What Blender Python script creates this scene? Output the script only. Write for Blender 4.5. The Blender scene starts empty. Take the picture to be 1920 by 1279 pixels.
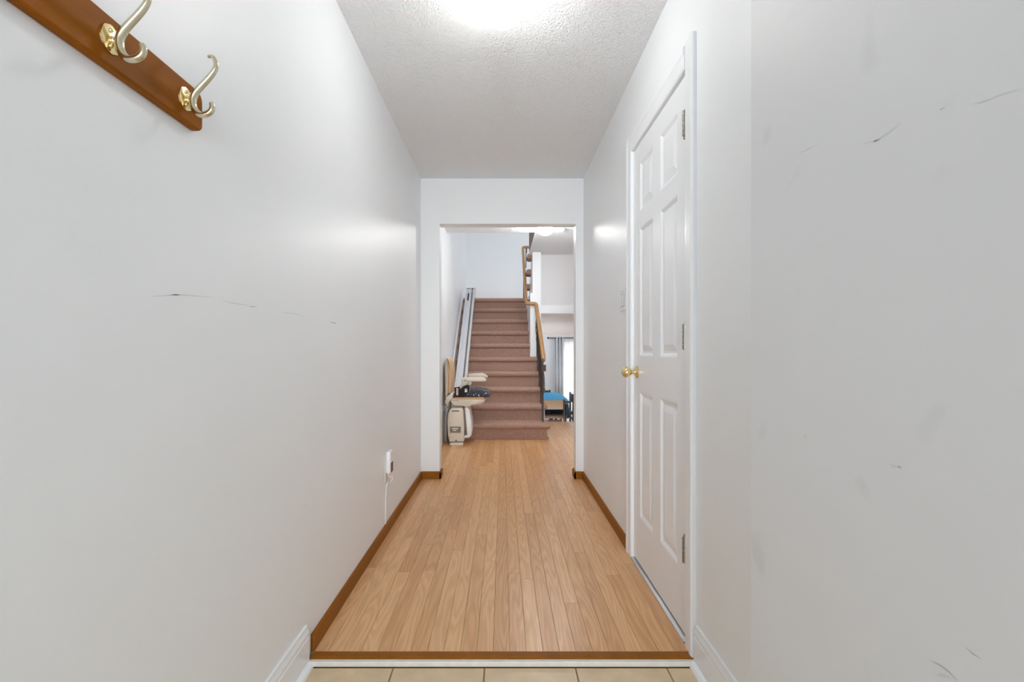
import bpy, bmesh, math, random
from mathutils import Vector, Matrix
random.seed(7)
S = bpy.context.scene
COL = S.collection

# ------------------------------------------------------------------ camera, world, exposure
cam_d = bpy.data.cameras.new('camera')
cam_d.sensor_width = 36.0
cam_d.lens = 17.25
cam_d.shift_x = 0.0091
cam_d.shift_y = 0.0089
cam_d.clip_start = 0.02
cam = bpy.data.objects.new('camera', cam_d)
cam.location = (0, 0, 1.045)
cam.rotation_euler = (math.radians(90), 0, 0)
COL.objects.link(cam)
S.camera = cam

S.view_settings.view_transform = 'Standard'
S.view_settings.look = 'None'
S.view_settings.gamma = 1.0
S.view_settings.exposure = 0.88
S.view_settings.use_curve_mapping = False
S.cycles.max_bounces = 14
S.cycles.diffuse_bounces = 10

W = bpy.data.worlds.new('world')
S.world = W
W.use_nodes = True
W.node_tree.nodes['Background'].inputs[0].default_value = (0.96, 0.98, 1.0, 1)   # bright overcast sky
W.node_tree.nodes['Background'].inputs[1].default_value = 2.7

LAMP_HALL, LAMP_BACK, UPSTAIRS, FRONT = 25.5, 72.0, 9.3, 6.5

def area(name, loc, rot, sx, sy, power, color=(1, 1, 1), portal=False):
    d = bpy.data.lights.new(name, 'AREA')
    d.shape = 'RECTANGLE'; d.size = sx; d.size_y = sy; d.energy = power; d.color = color
    if portal:
        d.cycles.is_portal = True
    o = bpy.data.objects.new(name, d)
    o.location = loc; o.rotation_euler = rot
    COL.objects.link(o)
    return o
# daylight enters by the unseen front doorway behind the camera and by the patio door of the dining level
area('front_door_portal', (0, -2.62, 1.02), (math.radians(90), 0, 0), 0.5, 2.05, 1, portal=True)
area('front_fill_light', (0, -2.58, 1.02), (math.radians(90), 0, 0), 0.5, 2.0, FRONT, (0.96, 0.985, 1.0)).data.spread = math.radians(60)  # added fill lamp behind the camera, aimed down the hall to its end
area('patio_portal', (2.3, 12.45, 0.42), (math.radians(-90), 0, 0), 2.2, 1.9, 1, portal=True)
# fill lamp added over the stairwell; its source is unseen
area('stairwell_fill_light', (0.3, 6.6, 4.6), (0, 0, 0), 1.4, 3.0, UPSTAIRS, (1.0, 0.935, 0.865))
area('dining_side_portal', (3.68, 9.8, 0.7), (0, math.radians(90), 0), 1.4, 2.4, 1, portal=True)  # sky light through the side opening added for the dining area

# ------------------------------------------------------------------ helpers
def srgb(r, g, b):
    def f(c):
        c /= 255.0
        return c / 12.92 if c <= 0.04045 else ((c + 0.055) / 1.055) ** 2.4
    return (f(r), f(g), f(b), 1.0)

MATS = {}
def mat(name, color, rough=0.5, metal=0.0, noise=None, bump=None, spec=0.5, emit=None, smudge=None):
    """principled material; noise=(scale, amount[, stretch]) varies the colour, bump=(scale, strength, distance)"""
    m = bpy.data.materials.new(name); m.use_nodes = True
    nt = m.node_tree; b = nt.nodes['Principled BSDF']
    b.inputs['Base Color'].default_value = color
    b.inputs['Roughness'].default_value = rough
    b.inputs['Metallic'].default_value = metal
    b.inputs['Specular IOR Level'].default_value = spec
    tc = nt.nodes.new('ShaderNodeTexCoord')
    if noise:
        mp = nt.nodes.new('ShaderNodeMapping')
        st = noise[2] if len(noise) > 2 else (1, 1, 1)
        mp.inputs['Scale'].default_value = st
        nt.links.new(tc.outputs['Object'], mp.inputs['Vector'])
        n = nt.nodes.new('ShaderNodeTexNoise'); n.inputs['Scale'].default_value = noise[0]; n.inputs['Detail'].default_value = 5
        nt.links.new(mp.outputs[0], n.inputs['Vector'])
        r = nt.nodes.new('ShaderNodeValToRGB')
        a = noise[1]
        r.color_ramp.elements[0].position = 0.3; r.color_ramp.elements[1].position = 0.7
        r.color_ramp.elements[0].color = tuple(max(0, c * (1 - a)) for c in color[:3]) + (1,)
        r.color_ramp.elements[1].color = tuple(min(1, c * (1 + a)) for c in color[:3]) + (1,)
        nt.links.new(n.outputs[0], r.inputs[0]); nt.links.new(r.outputs[0], b.inputs['Base Color'])
    if smudge:
        n3 = nt.nodes.new('ShaderNodeTexNoise'); n3.inputs['Scale'].default_value = smudge; n3.inputs['Detail'].default_value = 1
        nt.links.new(tc.outputs['Object'], n3.inputs['Vector'])
        r3 = nt.nodes.new('ShaderNodeValToRGB'); e3 = r3.color_ramp.elements
        e3[0].position = 0.69; e3[0].color = (1, 1, 1, 1); e3[1].position = 0.78; e3[1].color = (0.92, 0.92, 0.92, 1)
        mm = nt.nodes.new('ShaderNodeMixRGB'); mm.blend_type = 'MULTIPLY'; mm.inputs[0].default_value = 1
        nt.links.new(n3.outputs[0], r3.inputs[0])
        if noise: nt.links.new(r.outputs[0], mm.inputs[1])
        else: mm.inputs[1].default_value = color
        nt.links.new(r3.outputs[0], mm.inputs[2]); nt.links.new(mm.outputs[0], b.inputs['Base Color'])
    if bump:
        n2 = nt.nodes.new('ShaderNodeTexNoise'); n2.inputs['Scale'].default_value = bump[0]; n2.inputs['Detail'].default_value = 3
        nt.links.new(tc.outputs['Object'], n2.inputs['Vector'])
        bp = nt.nodes.new('ShaderNodeBump'); bp.inputs['Strength'].default_value = bump[1]; bp.inputs['Distance'].default_value = bump[2]
        nt.links.new(n2.outputs[0], bp.inputs['Height']); nt.links.new(bp.outputs[0], b.inputs['Normal'])
    if emit:
        b.inputs['Emission Color'].default_value = emit[0]; b.inputs['Emission Strength'].default_value = emit[1]
    MATS[name] = m
    return m

WALL = mat('wall_paint', (0.835, 0.866, 0.892, 1), 0.42, noise=(1.3, 0.012), bump=(160, 0.05, 0.002))
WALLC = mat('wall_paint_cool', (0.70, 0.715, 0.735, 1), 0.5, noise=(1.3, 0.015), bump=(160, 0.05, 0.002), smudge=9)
PINKW = mat('wall_paint_pinkish', (0.90, 0.85, 0.83, 1), 0.5)
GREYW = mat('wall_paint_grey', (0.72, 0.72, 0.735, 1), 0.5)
WHITE = mat('white_gloss_paint', (0.84, 0.87, 0.905, 1), 0.32, bump=(60, 0.03, 0.002))
STRIP = mat('white_strip', (0.70, 0.68, 0.64, 1), 0.5, noise=(40, 0.06))
GROUT = mat('grout', srgb(150, 120, 85), 0.9)
SUB = mat('subfloor', srgb(120, 84, 50), 0.9)
BASEW = mat('stained_base', srgb(142, 86, 18), 0.5, spec=0.15, noise=(14, 0.12, (1, 0.15, 3)))
RACKW = mat('rack_wood', srgb(140, 80, 2), 0.5, noise=(9, 0.2, (4, 0.6, 3)), spec=0.1)
RAILW = mat('rail_wood', srgb(166, 124, 78), 0.3, noise=(12, 0.1))
BRASS = mat('brass', srgb(238, 218, 165), 0.18, 1.0)
BRASSP = mat('pale_brass', srgb(222, 214, 186), 0.2, 1.0)
NICKEL = mat('nickel', srgb(158, 153, 144), 0.35, 1.0)
ALU = mat('aluminium', srgb(190, 188, 186), 0.3, 1.0)
TRACK = mat('track_aluminium', srgb(205, 207, 212), 0.4, 0.35)
DARK = mat('dark_gap', (0.012, 0.012, 0.013, 1), 0.6)
BLACK = mat('black_plastic', (0.010, 0.0095, 0.010, 1), 0.5, spec=0.2)
IRON = mat('wrought_iron', srgb(78, 68, 63), 0.5, 0.3)
CARPET = mat('carpet', srgb(165, 135, 121), 0.95, noise=(70, 0.2), bump=(260, 0.15, 0.002), spec=0.0)
TAUPE = mat('carpet_taupe', srgb(140, 124, 116), 0.95, noise=(70, 0.1), spec=0.1)
CREAM = mat('cream_plastic', srgb(222, 214, 200), 0.35)
CREAMD = mat('cream_plastic_dark', srgb(200, 190, 176), 0.4)
TAN = mat('tan_vinyl', srgb(208, 176, 134), 0.55)
GREYL = mat('grey_label', srgb(128, 120, 112), 0.5)
PALEL = mat('pale_label', srgb(226, 222, 214), 0.5)
PINKL = mat('pink_label', srgb(214, 180, 176), 0.5)
REDW = mat('dark_red_window', srgb(62, 22, 30), 0.15)
SCUFF = mat('scuff', (0.48, 0.48, 0.48, 1), 0.7)
SCUFFL = mat('scuff_light', (0.66, 0.66, 0.66, 1), 0.7)
BLUE = mat('blue_cloth', srgb(48, 144, 190), 0.75, bump=(80, 0.1, 0.003), spec=0.3)
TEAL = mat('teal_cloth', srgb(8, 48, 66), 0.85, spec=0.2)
DWOOD = mat('dark_chair_wood', srgb(74, 48, 34), 0.4)
BEIGE = mat('beige_upholstery', srgb(170, 144, 118), 0.7)
SEATW = mat('seat_wood', srgb(98, 74, 54), 0.5)
LEATH = mat('dark_leather', srgb(44, 42, 48), 0.5)
CURT = mat('grey_curtain', srgb(222, 224, 228), 0.8)
_nt = CURT.node_tree; _t = _nt.nodes.new('ShaderNodeBsdfTranslucent'); _t.inputs[0].default_value = (0.7, 0.7, 0.72, 1)
_mx = _nt.nodes.new('ShaderNodeMixShader'); _mx.inputs[0].default_value = 0.35
_nt.links.new(_nt.nodes['Principled BSDF'].outputs[0], _mx.inputs[1]); _nt.links.new(_t.outputs[0], _mx.inputs[2])
_nt.links.new(_mx.outputs[0], _nt.nodes['Material Output'].inputs[0])
LFLOOR = mat('lower_floor_wood', srgb(200, 180, 160), 0.3)
LAMPB = mat('lamp_base_white', (0.8, 0.8, 0.78, 1), 0.4)
GLOBE1 = mat('lit_globe_hall', (1, 1, 1, 1), 0.3, emit=((1.0, 0.972, 0.935, 1), LAMP_HALL))
GLOBE2 = mat('lit_globe_back', (1, 1, 1, 1), 0.3, emit=((1.0, 0.985, 0.97, 1), LAMP_BACK))

def ceiling_mat():
    m = bpy.data.materials.new('stippled_ceiling'); m.use_nodes = True
    nt = m.node_tree; b = nt.nodes['Principled BSDF']
    b.inputs['Base Color'].default_value = (0.86, 0.89, 0.915, 1); b.inputs['Roughness'].default_value = 0.9
    b.inputs['Specular IOR Level'].default_value = 0.15
    tc = nt.nodes.new('ShaderNodeTexCoord')
    n = nt.nodes.new('ShaderNodeTexNoise'); n.inputs['Scale'].default_value = 75; n.inputs['Detail'].default_value = 2.5
    n.inputs['Distortion'].default_value = 1.2
    nt.links.new(tc.outputs['Object'], n.inputs['Vector'])
    bp = nt.nodes.new('ShaderNodeBump'); bp.inputs['Strength'].default_value = 0.9; bp.inputs['Distance'].default_value = 0.012
    nt.links.new(n.outputs[0], bp.inputs['Height']); nt.links.new(bp.outputs[0], b.inputs['Normal'])
    return m
CEIL = ceiling_mat()

def plank_mat():
    m = bpy.data.materials.new('oak_plank'); m.use_nodes = True
    nt = m.node_tree; N = nt.nodes; L = nt.links; b = N['Principled BSDF']
    b.inputs['Roughness'].default_value = 0.3
    tc = N.new('ShaderNodeTexCoord'); oi = N.new('ShaderNodeObjectInfo')
    mul = N.new('ShaderNodeMath'); mul.operation = 'MULTIPLY'; mul.inputs[1].default_value = 57.0
    L.new(oi.outputs['Random'], mul.inputs[0])
    comb = N.new('ShaderNodeCombineXYZ'); L.new(mul.outputs[0], comb.inputs[2]); L.new(mul.outputs[0], comb.inputs[1])
    mp = N.new('ShaderNodeMapping'); mp.inputs['Scale'].default_value = (1, 0.085, 1)
    L.new(tc.outputs['Object'], mp.inputs['Vector'])
    add = N.new('ShaderNodeVectorMath'); add.operation = 'ADD'
    L.new(mp.outputs[0], add.inputs[0]); L.new(comb.outputs[0], add.inputs[1])
    # cathedral grain: contour lines of a stretched noise
    n1 = N.new('ShaderNodeTexNoise'); n1.inputs['Scale'].default_value = 14; n1.inputs['Detail'].default_value = 1.5
    L.new(add.outputs[0], n1.inputs['Vector'])
    m1 = N.new('ShaderNodeMath'); m1.operation = 'MULTIPLY'; m1.inputs[1].default_value = 75; L.new(n1.outputs[0], m1.inputs[0])
    sn = N.new('ShaderNodeMath'); sn.operation = 'SINE'; L.new(m1.outputs[0], sn.inputs[0])
    r1 = N.new('ShaderNodeMapRange'); r1.inputs[1].default_value = -1; r1.inputs[2].default_value = 1
    r1.inputs[3].default_value = 0.0; r1.inputs[4].default_value = 1.0; L.new(sn.outputs[0], r1.inputs[0])
    # fine pores
    mp2 = N.new('ShaderNodeMapping'); mp2.inputs['Scale'].default_value = (1, 0.03, 1); L.new(tc.outputs['Object'], mp2.inputs['Vector'])
    add2 = N.new('ShaderNodeVectorMath'); add2.operation = 'ADD'; L.new(mp2.outputs[0], add2.inputs[0]); L.new(comb.outputs[0], add2.inputs[1])
    n2 = N.new('ShaderNodeTexNoise'); n2.inputs['Scale'].default_value = 320; n2.inputs['Detail'].default_value = 2; L.new(add2.outputs[0], n2.inputs['Vector'])
    # plank tone
    ramp = N.new('ShaderNodeValToRGB'); e = ramp.color_ramp.elements
    e[0].position = 0; e[0].color = srgb(206, 156, 106); e[1].position = 1; e[1].color = srgb(228, 183, 134)
    e2 = ramp.color_ramp.elements.new(0.5); e2.color = srgb(218, 170, 120)
    wn = N.new('ShaderNodeTexWhiteNoise'); wn.noise_dimensions = '1D'; L.new(mul.outputs[0], wn.inputs['W'])
    L.new(wn.outputs['Value'], ramp.inputs[0])
    mx = N.new('ShaderNodeMixRGB'); mx.blend_type = 'MULTIPLY'; mx.inputs[2].default_value = (0.74, 0.65, 0.55, 1)
    f1 = N.new('ShaderNodeMath'); f1.operation = 'MULTIPLY'; f1.inputs[1].default_value = 0.55; L.new(r1.outputs[0], f1.inputs[0])
    L.new(f1.outputs[0], mx.inputs[0]); L.new(ramp.outputs[0], mx.inputs[1])
    mx2 = N.new('ShaderNodeMixRGB'); mx2.blend_type = 'MULTIPLY'; mx2.inputs[2].default_value = (0.80, 0.74, 0.68, 1)
    r2 = N.new('ShaderNodeMapRange'); r2.inputs[1].default_value = 0.5; r2.inputs[2].default_value = 0.75; L.new(n2.outputs[0], r2.inputs[0])
    f2 = N.new('ShaderNodeMath'); f2.operation = 'MULTIPLY'; f2.inputs[1].default_value = 0.6; L.new(r2.outputs[0], f2.inputs[0])
    L.new(f2.outputs[0], mx2.inputs[0]); L.new(mx.outputs[0], mx2.inputs[1])
    L.new(mx2.outputs[0], b.inputs['Base Color'])
    rr = N.new('ShaderNodeMapRange'); rr.inputs[3].default_value = 0.26; rr.inputs[4].default_value = 0.42; L.new(n1.outputs[0], rr.inputs[0])
    L.new(rr.outputs[0], b.inputs['Roughness'])
    return m
OAK = plank_mat()

def tile_mat():
    m = mat('beige_tile', srgb(214, 192, 156), 0.4, noise=(11, 0.12))
    return m
TILE = tile_mat()

def cushion_mat():
    m = bpy.data.materials.new('patterned_cushion'); m.use_nodes = True
    nt = m.node_tree; b = nt.nodes['Principled BSDF']; b.inputs['Roughness'].default_value = 0.8
    tc = nt.nodes.new('ShaderNodeTexCoord')
    v = nt.nodes.new('ShaderNodeTexVoronoi'); v.inputs['Scale'].default_value = 38
    nt.links.new(tc.outputs['Object'], v.inputs['Vector'])
    r = nt.nodes.new('ShaderNodeValToRGB'); r.color_ramp.interpolation = 'CONSTANT'
    e = r.color_ramp.elements; e[0].position = 0; e[0].color = srgb(215, 215, 215); e[1].position = 0.27; e[1].color = srgb(46, 48, 58)
    x = e.new(0.5); x.color = srgb(68, 71, 84)
    nt.links.new(v.outputs['Distance'], r.inputs[0]); nt.links.new(r.outputs[0], b.inputs['Base Color'])
    return m
CUSH = cushion_mat()

def sheer_mat():
    m = bpy.data.materials.new('sheer_curtain'); m.use_nodes = True
    nt = m.node_tree; nt.nodes.remove(nt.nodes['Principled BSDF'])
    out = nt.nodes['Material Output']
    t = nt.nodes.new('ShaderNodeBsdfTranslucent'); t.inputs[0].default_value = (0.85, 0.85, 0.84, 1)
    d = nt.nodes.new('ShaderNodeBsdfDiffuse'); d.inputs[0].default_value = (0.9, 0.9, 0.9, 1)
    tr = nt.nodes.new('ShaderNodeBsdfTransparent')
    a = nt.nodes.new('ShaderNodeMixShader'); a.inputs[0].default_value = 0.35
    nt.links.new(t.outputs[0], a.inputs[1]); nt.links.new(d.outputs[0], a.inputs[2])
    c = nt.nodes.new('ShaderNodeMixShader'); c.inputs[0].default_value = 0.12
    nt.links.new(a.outputs[0], c.inputs[1]); nt.links.new(tr.outputs[0], c.inputs[2])
    nt.links.new(c.outputs[0], out.inputs[0])
    return m
SHEER = sheer_mat()
def glass_mat():
    m = bpy.data.materials.new('window_glass'); m.use_nodes = True
    nt = m.node_tree; nt.nodes.remove(nt.nodes['Principled BSDF']); out = nt.nodes['Material Output']
    g = nt.nodes.new('ShaderNodeBsdfGlossy'); g.inputs['Roughness'].default_value = 0.02
    tr = nt.nodes.new('ShaderNodeBsdfTransparent'); f = nt.nodes.new('ShaderNodeFresnel')
    mx = nt.nodes.new('ShaderNodeMixShader')
    nt.links.new(f.outputs[0], mx.inputs[0]); nt.links.new(tr.outputs[0], mx.inputs[1]); nt.links.new(g.outputs[0], mx.inputs[2])
    nt.links.new(mx.outputs[0], out.inputs[0])
    return m
GLASS = glass_mat()

# ---- mesh building
def box(bm, x0, x1, y0, y1, z0, z1, bev=0.0, seg=2):
    vs = [bm.verts.new(p) for p in ((x0, y0, z0), (x1, y0, z0), (x1, y1, z0), (x0, y1, z0), (x0, y0, z1), (x1, y0, z1), (x1, y1, z1), (x0, y1, z1))]
    fs = [bm.faces.new([vs[i] for i in q]) for q in ((0, 3, 2, 1), (4, 5, 6, 7), (0, 1, 5, 4), (1, 2, 6, 5), (2, 3, 7, 6), (3, 0, 4, 7))]
    if bev:
        ed = set(e for f in fs for e in f.edges)
        bmesh.ops.bevel(bm, geom=list(ed), offset=bev, segments=seg, affect='EDGES', profile=0.5)
    return vs

def prism(bm, pts, axis, a0, a1, bev=0.0, seg=2):
    """extrude a closed 2-D outline along an axis. axis 'x': pts=(y,z); 'y': pts=(x,z); 'z': pts=(x,y)"""
    def P(p, a):
        return {'x': (a, p[0], p[1]), 'y': (p[0], a, p[1]), 'z': (p[0], p[1], a)}[axis]
    A = [bm.verts.new(P(p, a0)) for p in pts]; B = [bm.verts.new(P(p, a1)) for p in pts]
    n = len(pts)
    fs = [bm.faces.new(A), bm.faces.new(list(reversed(B)))]
    caps = set(fs[0].edges) | set(fs[1].edges)
    for i in range(n):
        fs.append(bm.faces.new([A[(i + 1) % n], A[i], B[i], B[(i + 1) % n]]))
    bmesh.ops.recalc_face_normals(bm, faces=fs)
    if bev:
        bmesh.ops.bevel(bm, geom=list(caps), offset=bev, segments=seg, affect='EDGES', profile=0.5)

def lathe(bm, prof, center=(0, 0, 0), axis='z', n=24):
    """prof = [(r, t)] revolved about axis"""
    rings = []
    for r, t in prof:
        ring = []
        for i in range(n):
            a = 2 * math.pi * i / n
            u, v = r * math.cos(a), r * math.sin(a)
            p = {'z': (u, v, t), 'x': (t, u, v), 'y': (u, t, v)}[axis]
            ring.append(bm.verts.new(Vector(p) + Vector(center)))
        rings.append(ring)
    for A, B in zip(rings, rings[1:]):
        for i in range(n):
            bm.faces.new([A[i], A[(i + 1) % n], B[(i + 1) % n], B[i]])
    bm.faces.new(rings[0]); bm.faces.new(rings[-1])
    bmesh.ops.recalc_face_normals(bm, faces=bm.faces)

def tube(bm, pts, rad, n=8, flat=1.0, up=(0, 1, 0), smooth=0):
    """swept tube; rad a number or a list; flat squeezes the section across `up`"""
    pts = [Vector(p) for p in pts]
    if not hasattr(rad, '__len__'):
        rad = [rad] * len(pts)
    if smooth:   # Catmull-Rom
        q, rr = [], []
        for i in range(len(pts) - 1):
            p0 = pts[max(i - 1, 0)]; p1 = pts[i]; p2 = pts[i + 1]; p3 = pts[min(i + 2, len(pts) - 1)]
            for k in range(smooth):
                t = k / smooth
                q.append(0.5 * ((2 * p1) + (p2 - p0) * t + (2 * p0 - 5 * p1 + 4 * p2 - p3) * t * t + (3 * p1 - p0 - 3 * p2 + p3) * t ** 3))
                rr.append(rad[i] * (1 - t) + rad[i + 1] * t)
        q.append(pts[-1]); rr.append(rad[-1]); pts, rad = q, rr
    rings = []
    for i, p in enumerate(pts):
        d = (pts[min(i + 1, len(pts) - 1)] - pts[max(i - 1, 0)]).normalized()
        u = Vector(up)
        u = u - d * u.dot(d)
        if u.length < 1e-4:
            u = Vector((1, 0, 0)) - d * d.x
        u.normalize(); v = d.cross(u)
        rings.append([bm.verts.new(p + u * rad[i] * math.cos(2 * math.pi * k / n) + v * rad[i] * flat * math.sin(2 * math.pi * k / n)) for k in range(n)])
    for A, B in zip(rings, rings[1:]):
        for k in range(n):
            bm.faces.new([A[k], A[(k + 1) % n], B[(k + 1) % n], B[k]])
    bm.faces.new(rings[0]); bm.faces.new(rings[-1])
    bmesh.ops.recalc_face_normals(bm, faces=bm.faces)

def ball(bm, c, r, sx=1, sy=1, sz=1, seg=16):
    bmesh.ops.create_uvsphere(bm, u_segments=seg, v_segments=seg // 2 + 2, radius=r, matrix=Matrix.Translation(c) @ Matrix.Diagonal((sx, sy, sz, 1)))

def BM():
    return bmesh.new()

def obj(name, bm, material, parent=None, smooth=False, loc=None, **props):
    me = bpy.data.meshes.new(name)
    bm.normal_update()
    bm.to_mesh(me); bm.free()
    if material:
        me.materials.append(material)
    if smooth:
        for p in me.polygons:
            p.use_smooth = True
        try:
            me.set_sharp_from_angle(angle=math.radians(40))
        except Exception:
            pass
    o = bpy.data.objects.new(name, me)
    COL.objects.link(o)
    if loc is not None:                      # put the origin there, keep the geometry in place
        me.transform(Matrix.Translation(-Vector(loc)))
        o.location = loc
    if parent is not None:
        o.parent = parent
        o.matrix_parent_inverse = Matrix.Translation(-Vector(parent.location))
    for k, v in props.items():
        o[k] = v
    return o

def thing(name, label, cat, loc=(0, 0, 0), group=None):
    o = bpy.data.objects.new(name, None); COL.objects.link(o)
    o.empty_display_size = 0.05
    o.location = loc; o['label'] = label; o['category'] = cat
    if group: o['group'] = group
    return o

def tag(o, label, cat, group=None, kind=None):
    o['label'] = label; o['category'] = cat
    if group: o['group'] = group
    if kind: o['kind'] = kind
    return o

def struct(name, bm, material, label, cat, **k):
    return tag(obj(name, bm, material, **k), label, cat, kind='structure')

def ribbon(name, pts, width, parent, material, nrm):
    """a thin rubbed mark lying on a wall: pts in 3-D, nrm the wall normal"""
    bm = BM(); n = Vector(nrm); A = []
    P = [Vector(p) for p in pts]
    for i, p in enumerate(P):
        d = (P[min(i + 1, len(P) - 1)] - P[max(i - 1, 0)]).normalized()
        s = d.cross(n).normalized()
        w = width * (0.25 if i in (0, len(P) - 1) else 1.0) * 0.5
        q = p + n * 0.0006
        A.append((bm.verts.new(q + s * w), bm.verts.new(q - s * w)))
    for (a, b), (c, d) in zip(A, A[1:]):
        bm.faces.new([a, b, d, c])
    return obj(name, bm, material, parent)

# ------------------------------------------------------------------ dimensions
XL, XR = -0.665, 0.657        # hall walls
XE = 1.25                     # wall beyond the opening
H = 2.44
YT = 1.662                    # tile / wood joint
YE0, YE1 = 3.988, 4.108       # end wall with the opening
YB = 8.90                     # back wall of the stairs
YH = 7.17                     # edge of the hall floor above the dining level
DL = -0.50                    # dining level floor
YD = 12.2                     # far dining wall
DOOR0, DOOR1 = 1.745, 2.475
def sx(px, s): return (px - 942.5) / s

# ------------------------------------------------------------------ structure
bm = BM(); box(bm, XL - 0.12, XL, -2.70, YB + 0.12, -0.1, 5.0)
wall_left = struct('wall_left', bm, WALL, 'long off-white painted wall carrying the wooden coat rack', 'wall')

bm = BM()
box(bm, XR, XR + 0.12, 0.9, DOOR0, -0.1, H)
box(bm, XR, XR + 0.12, DOOR1, YE0, -0.1, H)
box(bm, XR, XR + 0.12, DOOR0, DOOR1, 2.045, H)
wall_right = struct('wall_right', bm, WALL, 'off-white painted hall wall around the white panelled door', 'wall')

bm = BM(); box(bm, 0.552, 0.657, -2.70, 1.09, -0.1, H)
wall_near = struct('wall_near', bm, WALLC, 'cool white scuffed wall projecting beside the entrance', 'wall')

bm = BM()
box(bm, XL, -0.513, YE0, YE1, 0, H); box(bm, 0.594, XE, YE0, YE1, 0, H); box(bm, -0.513, 0.594, YE0, YE1, 2.072, H)
bmesh.ops.remove_doubles(bm, verts=bm.verts, dist=1e-5)
wall_end = struct('wall_end', bm, WALL, 'white end wall with the tall opening towards the stairs', 'wall')

bm = BM()
box(bm, XL, -0.25, -2.70, -2.60, -0.1, H); box(bm, 0.25, 0.552, -2.70, -2.60, -0.1, H); box(bm, -0.25, 0.25, -2.70, -2.60, 2.05, H)
struct('wall_front', bm, WALL, 'white front wall around the open entrance doorway', 'wall')

bm = BM(); box(bm, XL, XR + 0.12, -2.70, YE0, H, H + 0.02)
struct('ceiling', bm, CEIL, 'stippled off-white hall ceiling carrying the near lamp', 'ceiling')
bm = BM(); box(bm, XL, 0.385, YE1, 5.82, H, H + 0.02); box(bm, 0.385, XE, YE1, YH + 0.02, H, H + 0.02)
struct('ceiling_back', bm, CEIL, 'white ceiling beyond the opening with the stairwell cut out', 'ceiling')

# beyond the opening
bm = BM(); box(bm, XE, XE + 0.1, YE1, 7.95, DL - 0.1, H)
struct('wall_far_side', bm, WALL, 'white side wall beyond the opening, hidden behind its jamb', 'wall')
bm = BM(); box(bm, XL, 0.445, YB, YB + 0.12, -0.1, 1.95); box(bm, XL, 1.5, YB, YB + 0.12, 1.95, 5.0)
wall_back = struct('wall_back', bm, WALL, 'white wall at the head of the carpeted stairs', 'wall')
bm = BM(); box(bm, XL, 1.5, YE1 - 0.1, YE1, H + 0.02, 5.0); box(bm, 1.5, 1.6, YE1, YB, H + 0.02, 5.0)
struct('wall_upper', bm, WALL, 'white upper floor walls around the stairwell', 'wall')
bm = BM(); box(bm, XL, 1.5, YE1, YB, 4.9, 5.0)
struct('ceiling_upper', bm, WALL, 'white upper floor ceiling over the stairwell', 'ceiling')
# side of the stairwell opening
bm = BM(); box(bm, 0.385, 0.40, 5.82, 7.16, H + 0.02, 2.86)
struct('trim_1', bm, TAUPE, 'taupe carpeted edge of the upper floor at the stairwell', 'trim')
# pillar and wall under the second flight
bm = BM(); box(bm, 0.427, 0.546, 6.985, YH, 0, H)
struct('wall_pillar', bm, WALL, 'bright narrow white pillar beside the stair railing', 'pillar')
bm = BM(); prism(bm, [(6.985, 0.0), (8.04, 0.0), (8.04, 1.86), (6.985, 1.86)], 'x', 0.392, 0.427)
struct('wall_understair', bm, WALL, 'white wall under the upper flight of stairs', 'wall')
# header over the way down to the dining level
bm = BM(); box(bm, 0.546, XE, YH, YH + 0.10, 1.58, H)
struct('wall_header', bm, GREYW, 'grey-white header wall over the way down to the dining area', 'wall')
bm = BM(); box(bm, 0.546, XE, YH - 0.018, YH, 1.58, 1.70)
struct('trim_2', bm, WALL, 'lighter fascia along the foot of the header wall', 'trim')
bm = BM(); prism(bm, [(YH + 0.0, 1.58), (7.42, 1.546), (7.42, 1.62), (YH + 0.10, 1.63), (YH + 0.1, 1.58)], 'x', 0.546, XE)
struct('ceiling_soffit', bm, PINKW, 'low soffit between the header and the pinkish bulkhead', 'ceiling')
bm = BM(); box(bm, 0.546, XE, 7.42, 7.5, 1.27, 1.84)
struct('wall_bulkhead', bm, PINKW, 'pinkish bulkhead hanging over the curtains of the dining area', 'wall')
# dining level
bm = BM(); box(bm, 0.45, 3.6, YH, YD, DL - 0.1, DL)
struct('floor_dining', bm, LFLOOR, 'pale wood floor of the sunken dining area', 'floor')
bm = BM(); box(bm, 0.45, 3.6, 7.5, YD, 1.84, 1.9)
struct('ceiling_dining', bm, WALL, 'white ceiling of the sunken dining area', 'ceiling')
bm = BM(); box(bm, 0.45, 0.546, YH, YD, DL, 1.5)
struct('wall_dining_left', bm, WALL, 'white side wall of the sunken dining area by the stairs', 'wall')
bm = BM(); box(bm, 3.6, 3.7, 7.95, 8.6, DL, 1.84); box(bm, 3.6, 3.7, 11.0, YD, DL, 1.84); box(bm, 3.6, 3.7, 8.6, 11.0, DL, 0.0); box(bm, 3.6, 3.7, 8.6, 11.0, 1.4, 1.84)  # unseen side opening added to brighten the dining area
struct('wall_dining_right', bm, WALL, 'white outer side wall of the sunken dining area', 'wall')
bm = BM(); box(bm, 1.35, 3.6, 7.87, 7.95, DL, 1.84)
struct('wall_dining_near', bm, WALL, 'white near wall of the sunken dining area', 'wall')
WX0, WX1, WZ1 = 1.38, 3.30, 1.33
bm = BM(); box(bm, 0.45, WX0, YD, YD + 0.12, DL, 1.9); box(bm, WX1, 3.6, YD, YD + 0.12, DL, 1.9); box(bm, WX0, WX1, YD, YD + 0.12, WZ1, 1.9)
struct('wall_dining_far', bm, mat('wall_paint_blue_grey', (0.55, 0.555, 0.58, 1), 0.5), 'blue-grey far wall of the dining area behind the curtains', 'wall')
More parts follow.
